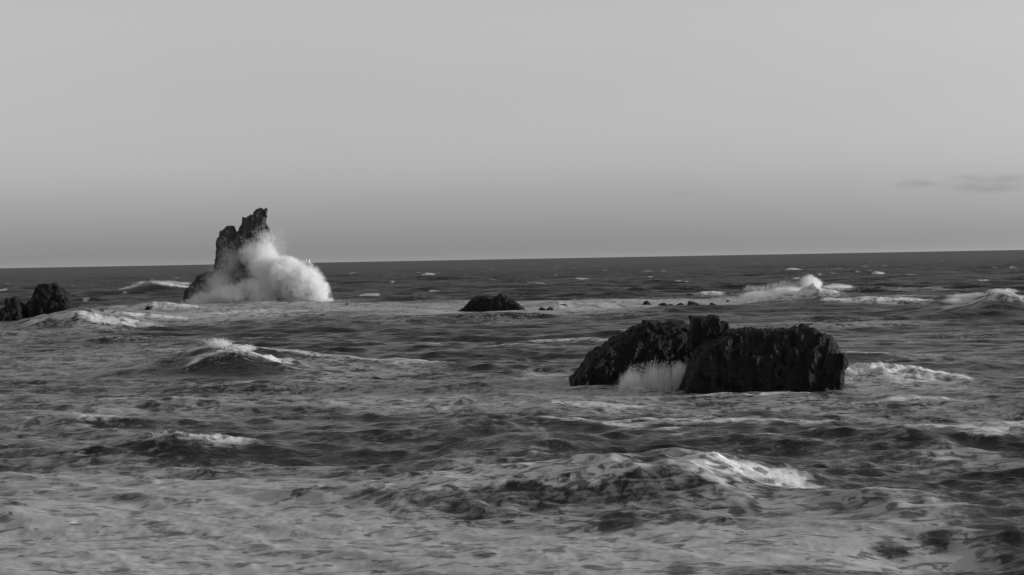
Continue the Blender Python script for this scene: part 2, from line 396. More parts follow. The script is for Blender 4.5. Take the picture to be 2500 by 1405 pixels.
def sea_surface(X, Y, full=True):
    """displaced position, foam coverage and freshness for rest points X, Y (flat arrays)"""
    X = X.astype(np.float32); Y = Y.astype(np.float32)
    R = np.hypot(X, Y)
    dr = np.where(R < 420, 0.0026 * R, 0.0050 * R)
    foam = np.zeros_like(X); fresh = np.zeros_like(X)
    pull = np.clip(R / 60, 1, 4)
    XW = X + 2.2 * pull * fbm(X * 0.10 / pull, Y * 0.07 / pull, oct=4, s=33); YW = Y + 6.0 * pull * fbm(X * 0.12 / pull, Y * 0.05 / pull, oct=4, s=35)
    for (px, py, rx, ry, s) in FOAM:
        c = ground(px, py); d = c[1]
        a = rx * d / F; b = ry * d * d / (EYE * F)
        q = ((XW - c[0]) / a) ** 2 + ((YW - c[1]) / b) ** 2
        foam = np.maximum(foam, s * np.exp(-q * q * 0.55))
    thick = foam.copy()
    for (px, py, rx, ry) in WINDOWS:
        c = ground(px, py); d = c[1]
        q = ((X + 0.35 * (XW - X) - c[0]) / (rx * d / F)) ** 2 + ((Y + 0.2 * (YW - Y) - c[1]) / (ry * d * d / (EYE * F))) ** 2
        foam = foam * (1 - (0.85 if px > 1450 else 0.5) * np.exp(-q * q))
    # warp of the coverage so patches have torn, streaky borders
    foam = np.clip(foam * (1 + 0.45 * fbm(X * 0.11, Y * 0.055, oct=4, s=31)) + 0.16 * fbm(X * 0.3, Y * 0.12, oct=3, s=37) * (foam > 0.12), 0, 1)
    foam = np.maximum(foam, 0.00 + 0.18 * fbm(X * 0.05, Y * 0.03, oct=3, s=41) + 0.14 * fbm(X * 0.35, Y * 0.2, oct=2, s=43)) * np.where(R < 700, 1, np.exp(-(R - 700) / 600))
    calm = np.ones_like(X)
    for c, a, b in CALM:
        q = ((X - c[0]) / a) ** 2 + ((Y - c[1]) / b) ** 2
        calm = np.minimum(calm, 1 - 0.75 * np.exp(-q * q))
    gust = 1.0 + 0.45 * fbm(X * 0.035, Y * 0.02, oct=3, s=5)
    damp = 1 - 0.55 * sstep(0.40, 0.75, thick); damp2 = 1 - 0.60 * sstep(0.40, 0.75, thick) * (1 - sstep(70, 110, R))
    far = np.clip(1.0 + (R - 120) / 350, 1.0, 2.1)
    wx = X + 1.2 * fbm(X * 0.06, Y * 0.06, oct=2, s=8); wy = Y + 1.2 * fbm(X * 0.06 + 5, Y * 0.06, oct=2, s=9)
    Z = np.zeros_like(X); DX = np.zeros_like(X); DY = np.zeros_like(X)
    for lam, cx, cy, a, ph in COMPS:
        k = 2 * math.pi / lam
        att = sstep(2.0, 4.0, lam / dr)
        if lam < 3: amp = a * att * damp * gust
        else: amp = a * att * calm * (gust if lam < 12 else 1) * far * damp2
        p = (k * (wx * cx + wy * cy) + ph).astype(np.float32)
        sp, cp = np.sin(p), np.cos(p)
        Z += amp * cp
        DX -= 0.95 * amp * cx * sp; DY -= 0.95 * amp * cy * sp
    chopz = Z.copy()
    for w in WAVES:
        hw = (w['x1'] - w['x0']) / 2; xm = w['x0'] + hw * 2 * w['skew']
        u = np.where(X < xm, (X - xm) / max(xm - w['x0'], .1), (X - xm) / max(w['x1'] - xm, .1))
        m = np.abs(u) < 1.25
        sel = m & (np.abs(Y - w['y']) < 4 * max(w['front'], w['back']) + 2 * abs(w['bend']) + 4)
        if not sel.any(): continue
        x, y, uu = X[sel], Y[sel], u[sel]
        along = np.clip(1 - np.abs(uu) ** 1.15, 0, 1) ** 1.25
        along = along * (1 + 0.22 * fbm(x * 4.0 / max(hw, 1), y * 0.0, oct=4, s=61))
        yc = w['y'] + w['bend'] * uu * uu + w['tilt'] * (x - xm) + 0.35 * w['front'] * fbm(x * 0.8 / w['front'], x * 0 + w['y'], oct=3, s=71) + w['front'] * 0.9
        sdist = y - yc
        prof = np.where(sdist < 0, np.exp(-np.abs(sdist / w['front']) ** 1.6 * 1.3), np.exp(-(sdist / w['back']) ** 2))
        h = w['h'] * along * prof
        if w['lump'] > 0:
            g = along ** 0.5 * np.exp(-(sdist / (0.8 * w['front'])) ** 2)
            h = h + w['lump'] * g * (1.3 * fbm(x / w['front'] * 2.2, y / w['front'] * 2.2, oct=5, s=93, gain=0.62) + 0.15) * min(1.0, w['h'] * 1.6)
        Z[sel] += h
        DY[sel] -= w['lean'] * h * prof
        if w['foam'] > 0:
            tear = 1.1 + 0.9 * fbm(x / w['front'] * 1.3, y / w['front'] * 1.1, oct=5, s=97, gain=0.6)
            ends = sstep(0.0, 0.35, along)
            lip = ends * np.exp(-((sdist + 0.12 * w['front']) / (0.42 * w['front'])) ** 2)
            apron = ends * np.where(sdist < 0, np.exp(-(np.abs(sdist) / (1.25 * w['front'])) ** 2), np.exp(-(sdist / (0.35 * w['back'])) ** 2))
            foam[sel] = np.maximum(foam[sel], np.clip(w['foam'] * np.maximum(1.25 * lip, (0.40 + 0.5 * w['white']) * apron) * tear, 0, 1.15))
            fresh[sel] = np.maximum(fresh[sel], np.clip(w['fresh'] * np.maximum(lip, w['white'] * apron) * tear, 0, 1))
    for c, a, b, dep in HOLLOW:
        Z -= dep * np.exp(-(((X - c[0]) / a) ** 2 + ((Y - c[1]) / b) ** 2))
    # foam is lumpy; crest tips of the chop break white
    Z += sstep(0.5, 0.9, foam) * (0.05 * fbm(X * 0.35, Y * 0.25, oct=2, s=50) + 0.03 * fbm(X * 1.6, Y * 1.2, oct=4, s=51) + 0.012 * fbm(X * 5, Y * 4, oct=2, s=53)) * np.clip(140 / R, 0.3, 1)
    crest = chopz / (0.12 + 0.0)
    tip = sstep(2.2, 3.2, chopz / far / 0.14 * np.clip(140 / R, 0.55, 1) + 1.3 * fbm(X * 0.5, Y * 0.3, oct=3, s=57))
    tip = tip * (1 - 0.9 * sstep(160, 260, R))
    foam = np.maximum(foam, 0.62 * tip); fresh = np.maximum(fresh, 0.6 * tip)
    # wind-torn whitecaps far out
    wc = sstep(0.52, 0.70, fbm(X * 0.13, Y * 0.05, oct=4, s=59)) * sstep(260, 420, R) * sstep(0.0, 0.25, chopz)
    foam = np.maximum(foam, 0.95 * wc); fresh = np.maximum(fresh, 0.8 * wc)
    return X + DX, Y + DY, Z, foam, fresh

def build_sea():
    rs = [26.0]
    while rs[-1] < 60000:
        r = rs[-1]
        if r < 42: dr = 0.25
        elif r < 420: dr = 0.0026 * r
        elif r < 2200: dr = 0.0050 * r
        else: dr = 0.05 * r
        rs.append(r + dr)
    rs = np.array(rs)
    fine = np.radians(np.linspace(-17.0, 17.0, 700))
    side = np.radians(np.concatenate([np.linspace(17.35, 24, 26), np.linspace(25, 75, 26)]))
    th = np.concatenate([-side[::-1], fine, side])
    Rg, Tg = np.meshgrid(rs, th, indexing='ij')
    X, Y = (Rg * np.sin(Tg)).ravel(), (Rg * np.cos(Tg)).ravel()
    n = len(X)
    out = np.empty((n, 3), np.float32); foam = np.empty(n, np.float32); fresh = np.empty(n, np.float32)
    for i in range(0, n, 300000):
        s = slice(i, i + 300000)
        a, b, c, d, e = sea_surface(X[s], Y[s])
        out[s, 0], out[s, 1], out[s, 2], foam[s], fresh[s] = a, b, c, d, e
    flat = np.hypot(X, Y) > 2600
    fade = np.clip(1 - (np.hypot(X, Y) - 2200) / 1500, 0.25, 1)
    out[:, 2] *= fade
    nr, nc = len(rs), len(th)
    idx = np.arange(n, dtype=np.int32).reshape(nr, nc)
    Q = np.stack([idx[:-1, :-1], idx[:-1, 1:], idx[1:, 1:], idx[1:, :-1]], -1).reshape(-1, 4)
    me = mesh_np('sea', out, Q)
    a = me.attributes.new('rest', 'FLOAT_VECTOR', 'POINT'); a.data.foreach_set('vector', np.stack([X, Y, np.zeros(n)], 1).astype(np.float32).ravel())
    a = me.attributes.new('foam', 'FLOAT', 'POINT'); a.data.foreach_set('value', foam)
    a = me.attributes.new('fresh', 'FLOAT', 'POINT'); a.data.foreach_set('value', fresh)
    a = me.attributes.new('ripple', 'FLOAT', 'POINT'); a.data.foreach_set('value', np.clip(1.15 - np.log(np.hypot(X, Y) / 45.0) / math.log(12), 0.0, 1.0).astype(np.float32))
    o = link('sea', me, M_SEA)
    o['kind'] = 'structure'; o['label'] = 'rough grey sea with foam streaks and breaking waves'
    print('sea quads', len(Q))
    return o
sea = build_sea()
def sea_z(x, y):
    return sea_surface(np.array([x], float), np.array([y], float))[2][0]

# ------------------------------------------------------------------ rocks: solids carved from crossed outlines, then fractured
def poly_sdf(px, pz, poly):
    """signed distance to a polygon, negative inside"""
    P = np.asarray(poly, float); n = len(P)
    d = np.full(px.shape, 1e9); inside = np.zeros(px.shape, bool)
    for i in range(n):
        a, b = P[i], P[(i + 1) % n]
        e = b - a; wx, wz = px - a[0], pz - a[1]
        t = np.clip((wx * e[0] + wz * e[1]) / max(e @ e, 1e-9), 0, 1)
        d = np.minimum(d, (wx - t * e[0]) ** 2 + (wz - t * e[1]) ** 2)
        c = ((a[1] <= pz) & (b[1] > pz)) | ((b[1] <= pz) & (a[1] > pz))
        with np.errstate(divide='ignore', invalid='ignore'):
            xx = a[0] + (pz - a[1]) / (b[1] - a[1] if b[1] != a[1] else 1e-9) * e[0]
        inside ^= c & (px < xx)
    d = np.sqrt(d)
    return np.where(inside, -d, d)
def smax(a, b, k):
    h = np.clip(0.5 + 0.5 * (a - b) / k, 0, 1)
    return b + (a - b) * h + k * h * (1 - h)
def surface_nets(f, org, st):
    nx, ny, nz = f.shape
    s = f < 0
    def cellsum(arr):
        t = 0
        for i in (0, 1):
            for j in (0, 1):
                for k in (0, 1):
                    t = t + arr[i:nx - 1 + i, j:ny - 1 + j, k:nz - 1 + k].astype(np.int8)
        return t
    cs = cellsum(s); act = (cs > 0) & (cs < 8)
    acc = np.zeros(act.shape + (3,)); cnt = np.zeros(act.shape)
    for ax in range(3):
        for o1 in (0, 1):
            for o2 in (0, 1):
                o = [0, 0, 0]; others = [q for q in range(3) if q != ax]
                o[others[0]], o[others[1]] = o1, o2
                a = f[o[0]:nx - 1 + o[0], o[1]:ny - 1 + o[1], o[2]:nz - 1 + o[2]]
                o[ax] = 1
                b = f[o[0]:nx - 1 + o[0], o[1]:ny - 1 + o[1], o[2]:nz - 1 + o[2]]
                o[ax] = 0
                cr = ((a < 0) != (b < 0))
                t = np.where(cr, a / np.where(cr, a - b, 1), 0)
                for q in range(3):
                    acc[..., q] += np.where(cr, (t if q == ax else o[q]), 0)
                cnt += cr
    ids = -np.ones(act.shape, np.int64); ids[act] = np.arange(act.sum())
    ii = np.argwhere(act)
    V = org + (ii + acc[act] / cnt[act][:, None]) * st
    Qs = []
    for ax in range(3):
        a = [slice(None)] * 3; b = [slice(None)] * 3
        a[ax] = slice(0, -1); b[ax] = slice(1, None)
        ch = s[tuple(a)] != s[tuple(b)]
        pos = s[tuple(a)] & ch
        o1, o2 = [(1, 2), (2, 0), (0, 1)][ax]
        e = np.argwhere(ch)
        e = e[(e[:, o1] > 0) & (e[:, o2] > 0) & (e[:, o1] < f.shape[o1] - 1) & (e[:, o2] < f.shape[o2] - 1)]
        def g(d1, d2):
            c = e.copy(); c[:, o1] -= d1; c[:, o2] -= d2
            return ids[c[:, 0], c[:, 1], c[:, 2]]
        q = np.stack([g(1, 1), g(0, 1), g(0, 0), g(1, 0)], 1)
        fl = ~pos[e[:, 0], e[:, 1], e[:, 2]]
        q[fl] = q[fl][:, ::-1]
        Qs.append(q)
    return V, np.concatenate(Qs)

def rock_mesh(name, outline_px, dist, side, step, rough=0.16, blocky=0.5, cell=1.3, stretch=0.55, seed=0, k=0.5, columns=0.0, shrink=0.0):
    """outline_px: front outline in photograph pixels at distance dist; side: (depth offset, height) outline in metres"""
    fr = np.array([plane(px, py, dist)[[0, 2]] for px, py in outline_px])
    sd_ = np.array(side, float); sd_[:, 0] += dist
    x0, x1 = fr[:, 0].min() - 0.7, fr[:, 0].max() + 0.7
    z0, z1 = -1.6, fr[:, 1].max() + 0.7
    y0, y1 = sd_[:, 0].min() - 0.7, sd_[:, 0].max() + 0.7
    org = np.array([x0, y0, z0])
    n = [int(math.ceil((b - a) / step)) + 1 for a, b in ((x0, x1), (y0, y1), (z0, z1))]
    xs = x0 + np.arange(n[0]) * step; ys = y0 + np.arange(n[1]) * step; zs = z0 + np.arange(n[2]) * step
    A = poly_sdf(*np.meshgrid(xs, zs, indexing='ij'), fr)
    B = poly_sdf(*np.meshgrid(ys, zs, indexing='ij'), sd_)
    f = smax(A[:, None, :], B[None, :, :], k).astype(np.float32)
    near = np.abs(f) < 1.2
    X, Y, Z = [a.astype(np.float32) for a in np.meshgrid(xs, ys, zs, indexing='ij')]
    x, y, z = X[near], Y[near], Z[near]
    wx = x + 0.35 * cell * fbm(x / cell, y / cell, z / cell, 2, seed + 3); wz = z + 0.35 * cell * fbm(x / cell + 7, y / cell, z / cell, 2, seed + 4)
    f1, f2 = worley(wx / cell, y / cell, wz / cell * stretch, seed + 20)
    d = blocky * cell * 0.42 * (f1 - 0.5) - 0.25 * cell * blocky * np.exp(-((f2 - f1) / 0.10) ** 2) * -1.0
    g1, g2 = worley(wx / cell * 2.7, y / cell * 2.7, wz / cell * 2.7 * stretch, seed + 40)
    d = d + blocky * cell * 0.16 * (g1 - 0.5) + 0.08 * cell * blocky * np.exp(-((g2 - g1) / 0.12) ** 2)
    d = d + rough * fbm(x / cell * 1.7, y / cell * 1.7, z / cell * 1.7 * stretch, 5, seed + 60, 0.6)
    if columns:
        d = d + columns * np.abs(vnoise(x / cell * 2.6 + 0.5 * vnoise(z, y, None, 2), y / cell * 2.6, z / cell * 0.35, seed + 80))
    f[near] += (d - 0.97 * d.mean() + shrink).astype(np.float32)
    V, Q = surface_nets(f, org, step)
    base = np.array([(x0 + x1) / 2, dist, 0.0])
    return mesh_np(name, V - base, Q), base

def rock_thing(name, label, cat, parts, group=None, mat=None, **kw):
    """parts: list of (part name, outline, distance, side, dict)"""
    if len(parts) == 1:
        pn, ol, di, si, o = parts[0]
        me, b = rock_mesh(name, ol, di, si, **{**kw, **o})
        ob = link(name, me, mat or M_ROCK); ob.location = b
        return tag(ob, label, cat, group)
    root = bpy.data.objects.new(name, None); col.objects.link(root)
    first = None
    for i, (pn, ol, di, si, o) in enumerate(parts):
        me, b = rock_mesh(pn, ol, di, si, **{**kw, **o})
        if first is None: first = b; root.location = b
        ob = link(pn, me, mat or M_ROCK, root); ob.location = b - first
    return tag(root, label, cat, group)

# the big rock in front, right of centre
DB = ground(1850, 958)[1] + 1.2
rock_thing('sea_rock', 'large black wet rock, sloping left and blunt right, water pouring from its cleft', 'rock', [
    ('sloping_shoulder', [(1380, 1000), (1392, 925), (1420, 895), (1433, 870), (1450, 860), (1478, 842), (1490, 828), (1528, 812), (1545, 798), (1575, 784), (1592, 780), (1600, 786),
                          (1640, 783), (1668, 784), (1690, 792), (1702, 805), (1712, 830), (1716, 860), (1712, 1010)],
     DB + 9.0, [(-4.0, -1.6), (-3.4, 0.6), (-2.8, 2.0), (-1.6, 3.6), (0.0, 5.2), (2.0, 5.2), (3.6, 2.4), (4.4, -1.6)], dict(seed=1, rough=0.24)),
    ('blunt_block', [(1655, 1010), (1662, 950), (1672, 915), (1690, 880), (1708, 850), (1730, 832), (1760, 826), (1782, 806), (1830, 801), (1880, 803), (1915, 804), (1945, 800), (1962, 797), (1967, 791),
                     (1984, 795), (1996, 806), (2012, 812), (2030, 815), (2030, 828), (2042, 840), (2052, 865), (2057, 890), (2050, 920), (2044, 950), (2030, 970), (2020, 1010)],
     DB, [(-2.3, -1.6), (-2.25, 0.6), (-2.1, 1.9), (-1.7, 2.9), (-0.9, 3.6), (1.6, 3.9), (2.8, 3.0), (3.4, -1.6)], dict(seed=2, columns=0.14, rough=0.24, k=0.25)),
    ('top_crag', [(1676, 860), (1682, 775), (1684, 768), (1730, 770), (1734, 765), (1752, 767), (1760, 776), (1758, 786), (1766, 780), (1780, 782), (1783, 800), (1778, 838), (1760, 870), (1720, 880)],
     DB + 3.6, [(-1.4, 0.6), (-1.2, 3.4), (-1.0, 4.6), (1.2, 4.6), (1.8, 0.6)], dict(seed=3, cell=0.7, k=0.12, rough=0.12, blocky=0.35)),
], step=0.075, cell=0.8, blocky=0.36, shrink=0.14)

# the tall stack hit by the breaker
DS = ground(590, 742)[1] + 3
rock_thing('sea_stack', 'tall jagged sea stack rising above the horizon with a wave bursting on it', 'rock', [
    ('spire', [(516, 800), (522, 690), (524, 650), (528, 600), (532, 580), (534, 566), (548, 553), (556, 549), (564, 547), (574, 552), (577, 562), (580, 551), (586, 548), (588, 539), (590, 530), (600, 527), (604, 522), (608, 520),
               (614, 520), (617, 513), (621, 512), (626, 506), (636, 502), (648, 502), (655, 508), (656, 520), (658, 528), (652, 543), (655, 549), (661, 556), (661, 562), (665, 580), (667, 620), (670, 680), (676, 800)],
     DS, [(-4.5, -1.6), (-3.6, 3.0), (-2.6, 8.0), (-1.6, 13.0), (-0.6, 17.5), (1.0, 17.5), (2.4, 12.0), (4.0, 4.0), (5.0, -1.6)], dict(seed=5, columns=0.28)),
    ('foot_ledge', [(444, 800), (447, 735), (450, 710), (462, 698), (472, 685), (484, 667), (498, 657), (520, 649), (540, 660), (552, 700), (560, 800)],
     DS - 2, [(-4.0, -1.6), (-3.0, 3.0), (-1.2, 5.4), (1.2, 6.2), (3.6, 5.0), (4.6, -1.6)], dict(seed=6)),
], mat=M_ROCKFAR, step=0.16, cell=1.4, rough=0.32, stretch=0.4, k=0.6, blocky=0.42, shrink=0.34)

# outcrop at the left edge
DL = ground(70, 782)[1] + 2
rock_thing('rock_outcrop', 'black two-humped rock outcrop at the left edge behind a foamy wave', 'rock', [
    ('tall_hump', [(30, 830), (52, 760), (62, 742), (76, 732), (80, 715), (86, 700), (96, 692), (112, 688), (128, 690), (142, 694), (152, 704), (164, 718), (168, 732), (180, 742), (184, 755), (176, 775), (170, 830)],
     DL, [(-3.2, -1.6), (-2.8, 1.5), (-1.5, 4.2), (0, 6.0), (1.8, 5.6), (3.6, 2.5), (4.0, -1.6)], dict(seed=8)),
    ('short_hump', [(-110, 840), (-80, 770), (-30, 756), (0, 750), (14, 744), (16, 724), (36, 720), (46, 728), (54, 740), (60, 750), (64, 790), (50, 840)],
     DL - 2.2, [(-2.8, -1.6), (-2.3, 1.2), (-1.0, 3.2), (1.0, 3.8), (2.6, 2.0), (3.2, -1.6)], dict(seed=9)),
], step=0.14, cell=1.2, rough=0.36, k=0.35, blocky=0.6, shrink=0.3)

# twin-humped rock in the middle distance
DM = ground(1205, 761)[1] + 1
rock_thing('low_rock', 'low twin-topped dark rock standing alone in white water, centre', 'rock', [
    ('blunt_hump', [(1112, 800), (1120, 762), (1134, 752), (1142, 742), (1156, 730), (1166, 723), (1176, 722), (1188, 726), (1200, 733), (1215, 760), (1215, 790)],
     DM, [(-2.0, -1.6), (-1.6, 0.8), (-0.5, 2.4), (1.0, 2.5), (2.4, -1.6)], dict(seed=11)),
    ('peaked_hump', [(1185, 790), (1192, 745), (1200, 732), (1212, 726), (1222, 718), (1232, 724), (1248, 732), (1262, 740), (1274, 750), (1286, 762), (1300, 800)],
     DM - 0.3, [(-2.2, -1.6), (-1.8, 0.7), (-0.6, 2.6), (0.8, 2.6), (2.6, -1.6)], dict(seed=12)),
], step=0.10, cell=1.0, rough=0.2, k=0.5)

# small rocks awash: (left, right, top, foot) in the photograph, a peak position, and what sets each apart
SMALL = [
    (1313, 1334, 751, 760, 0.4, 'small black rock awash just right of the twin-topped rock, left of a touching pair'),
    (1332, 1353, 750, 760, 0.5, 'small rounded black rock awash, right one of a touching pair near the twin-topped rock'),
    (1365, 1388, 739, 751, 0.3, 'small wedge-shaped black rock alone in white water, behind the touching pair'),
    (1569, 1590, 734, 745, 0.4, 'small dark rock awash at the left end of the row behind the large black rock'),
    (1604, 1634, 740, 749, 0.5, 'low flat dark rock in the row awash, second from its left end'),
    (1628, 1650, 742, 750, 0.4, 'tiny flat dark rock in the row awash, touching the low flat one'),
    (1650, 1675, 740, 749, 0.5, 'rounded dark rock in the middle of the row awash behind the large black rock'),
    (1674, 1712, 735, 751, 0.2, 'longest rock of the row awash, highest at its left end'),
    (1711, 1735, 741, 751, 0.5, 'thin dark rock barely above water between the longest rock and the pointed one'),
    (1731, 1750, 739, 751, 0.4, 'small pointed dark rock near the right end of the row awash'),
    (1770, 1785, 733, 741, 0.5, 'small pointed rock in foam at the far right of the row, below the breaker'),
    (1674, 1698, 718, 727, 0.3, 'small dark rock set farther back than the row, beside a puff of foam'),
    (353, 374, 746, 759, 0.35, 'small dark tilted rock in white water between the outcrop and the tall stack'),
    (768, 806, 768, 779, 0.5, 'low dark rock awash in front of the spray, right of the tall stack'),
    (842, 852, 740, 747, 0.5, 'tiny dark rock tip in white water right of the big spray'),
    (233, 258, 756, 767, 0.6, 'small dark rock in the surge just right of the left outcrop'),
    (270, 290, 760, 767, 0.5, 'tiny flat dark rock in the surge, second right of the left outcrop'),
]
for i, (a, b, t, fpx, pk, lab) in enumerate(SMALL):
    d = ground((a + b) / 2, fpx)[1]
    w = b - a; hh = fpx - t
    # the rock stands where the line of sight to its foot meets the heaving water
    ys_ = np.arange(d - 60, d, 0.4); foot = np.array([plane((a + b) / 2, t + 0.75 * hh, yy) for yy in ys_])
    under = np.nonzero(sea_surface(foot[:, 0], foot[:, 1])[2] > foot[:, 2])[0]
    if len(under) and i in (2, 8, 12): d = float(ys_[under[0]]) + 0.3
    ol = [(a - 3, fpx + 16), (a, fpx - 1), (a + 0.14 * w, fpx - 0.45 * hh), (a + max(pk - 0.14, 0.16) * w, fpx - 0.88 * hh), (a + pk * w, t), (a + (pk + 0.16) * w, fpx - 0.86 * hh),
          (a + 0.8 * w, fpx - 0.52 * hh), (b, fpx - 1), (b + 3, fpx + 16)]
    m = d / F; wm = w * m * 0.55
    si = [(-wm - 0.3, -1.6), (-wm, 0.0), (-0.3 * wm, hh * m * 1.05), (0.4 * wm, hh * m * 1.1), (wm, 0.0), (wm + 0.3, -1.6)]
    z = max(0.0, 0)
    rock_thing('awash_rock', lab, 'rock', [('r', ol, d, si, {})], group='small rocks awash', mat=M_ROCK, step=0.07, cell=0.55, rough=0.14, k=0.22, seed=100 + i * 7, blocky=0.5)

# ------------------------------------------------------------------ spray: clouds of drops
def drops_mesh(name, P, S):
    """each drop a small facet, facing at random"""
    n = len(P)
    A = rng.normal(size=(n, 3)); A /= np.linalg.norm(A, axis=1)[:, None]
    B = np.cross(A, rng.normal(size=(n, 3))); B /= np.linalg.norm(B, axis=1)[:, None]
    k = (0.6 + 0.8 * rng.random((n, 3)))
    V = np.stack([P + A * (S * k[:, 0])[:, None], P + (-0.5 * A + 0.87 * B) * (S * k[:, 1])[:, None], P + (-0.5 * A - 0.87 * B) * (S * k[:, 2])[:, None]], 1)
    return mesh_np(name, V.reshape(-1, 3), np.arange(3 * n).reshape(-1, 3))
def spray_cloud(blobs, depth, lump=0.9, sharp=1.0, seed=0, size=(0.05, 0.12), noise_scale=0.8):
    """blobs: (px, py, rx, ry, count, spread of the edge, depth offset, depth half width) -> points, sizes"""
    PP, SS = [], []
    for (px, py, rx, ry, cnt, edge, dy, dw) in blobs:
        m = depth / F
        c = plane(px, py, depth)
        got = 0; tries = 0
        while got < cnt and tries < 40:
            tries += 1
            u = rng.normal(size=(cnt * 2, 3)); u /= np.linalg.norm(u, axis=1)[:, None]
            rad = rng.random(cnt * 2) ** (1 / 2.2) * (1 + edge)
            p = u * rad[:, None]
            w = p * np.array([rx * m, dw, ry * m]) + c + np.array([0, dy, 0])
            nz = fbm(w[:, 0] * noise_scale, w[:, 1] * noise_scale, w[:, 2] * noise_scale, 4, seed)
            lim = 1 + edge * 0.3 + lump * nz
            keep = rng.random(cnt * 2) < np.clip((lim - rad) / (0.06 + edge * 0.5), 0, 1) ** sharp
            keep &= w[:, 2] > -0.3
            w = w[keep][:cnt - got]
            got += len(w); PP.append(w)
            SS.append(size[0] * (size[1] / size[0]) ** rng.random(len(w)))
    return np.concatenate(PP), np.concatenate(SS)
def spray_thing(name, label, pts, sizes, cat='spray', group=None):
    base = np.array([pts[:, 0].mean(), pts[:, 1].mean(), 0.0])
    o = link(name, drops_mesh(name, pts - base, sizes), M_SPRAY, smooth=False)
    o.location = base; o['kind'] = 'stuff'
    return tag(o, label, cat, group, 'stuff')

def mist_mesh_and_material(name, blobs, depth, lump, ns, dens, grain=(1, 1, 1)):
    """a closed hull round the blobs, filled with a scattering mist whose density follows them"""
    m_ = depth / F
    cs = [plane(b[0], b[1], depth) + np.array([0, b[6], 0]) for b in blobs]
    rs_ = [np.array([b[2] * m_, b[7], b[3] * m_]) for b in blobs]
    base = np.array([np.mean([c[0] for c in cs]), np.mean([c[1] for c in cs]), 0.0])
    g = 1.22
    lo = np.min([c - g * r for c, r in zip(cs, rs_)], 0) - 0.6; hi = np.max([c + g * r for c, r in zip(cs, rs_)], 0) + 0.6
    lo[2] = max(lo[2], -1.0)
    st = max((hi - lo).max() / 60, 0.05)
    ax = [np.arange(l, h + st, st) for l, h in zip(lo, hi)]
    G = np.meshgrid(*ax, indexing='ij')
    f = np.full(G[0].shape, 9.0)
    for c, r in zip(cs, rs_):
        q = np.sqrt(sum(((G[i] - c[i]) / r[i]) ** 2 for i in range(3)))
        f = np.minimum(f, (q - g) * r.min())
    f = np.maximum(f, (lo[2] + st * 1.5 - G[2]))
    V, Q = surface_nets(f, np.array([a_[0] for a_ in ax]), st)
    me = mesh_np(name, V - base, Q)
    m = bpy.data.materials.new('spray_mist'); m.use_nodes = True
    N, L = m.node_tree.nodes, m.node_tree.links
    N.remove(N['Principled BSDF'])
    pv = N.new('ShaderNodeVolumePrincipled'); pv.inputs['Color'].default_value = (0.995, 0.995, 0.995, 1); pv.inputs['Anisotropy'].default_value = 0.2
    co = N.new('ShaderNodeTexCoord').outputs['Object']
    cg = vmap(N, L, co, grain)
    nz = noise_tex(N, L, cg, ns, 6, 0.64, 0.5)
    nz2 = mapr(N, L, noise_tex(N, L, cg, ns * 1.9, 5, 0.64, 0.3), 0.36, 0.60, 0.15, 1.5)
    shift = mnode(N, L, 'MULTIPLY', mnode(N, L, 'SUBTRACT', nz, 0.5), lump * 2.2)
    tot = None
    for bl, c, r in zip(blobs, cs, rs_):
        mp = N.new('ShaderNodeMapping'); mp.vector_type = 'TEXTURE'
        mp.inputs['Location'].default_value = tuple(c - base); mp.inputs['Scale'].default_value = tuple(r)
        L.new(co, mp.inputs['Vector'])
        ln = N.new('ShaderNodeVectorMath'); ln.operation = 'LENGTH'; L.new(mp.outputs[0], ln.inputs[0])
        q = mnode(N, L, 'SUBTRACT', mnode(N, L, 'SUBTRACT', 1.08, ln.outputs['Value']), shift)
        v = mnode(N, L, 'MULTIPLY', mapr(N, L, q, 0.0, 0.10 + bl[5], 0.0, bl[4]), mapr(N, L, ln.outputs['Value'], 1.0, 1.2, 1.0, 0.0))
        tot = v if tot is None else mnode(N, L, 'MAXIMUM', tot, v)
    L.new(mnode(N, L, 'MULTIPLY', mnode(N, L, 'MULTIPLY', tot, nz2), dens), pv.inputs['Density'])
    L.new(pv.outputs[0], N['Material Output'].inputs['Volume'])
    try: m.cycles.volume_step_rate = 0.25
    except Exception as e: print(e)
    return me, m, base
def burst_thing(name, label, mist, drops, depth, size, ns, lump, dens, group=None):
    """spray = soft mist + flying drops"""
    root = bpy.data.objects.new(name, None); col.objects.link(root)
    me, m, base = mist_mesh_and_material('mist', mist, depth, lump, ns, dens)
    root.location = base
    link('mist', me, m, root)
    P, S = spray_cloud(drops, depth, lump=0.75, seed=int(depth) + 17, size=size, noise_scale=ns)
    o = link('drops', drops_mesh('drops', P - base, S), M_SPRAY, root, False)
    o['kind'] = 'stuff'
    return tag(root, label, 'spray', group)

DP = DS - 8.0
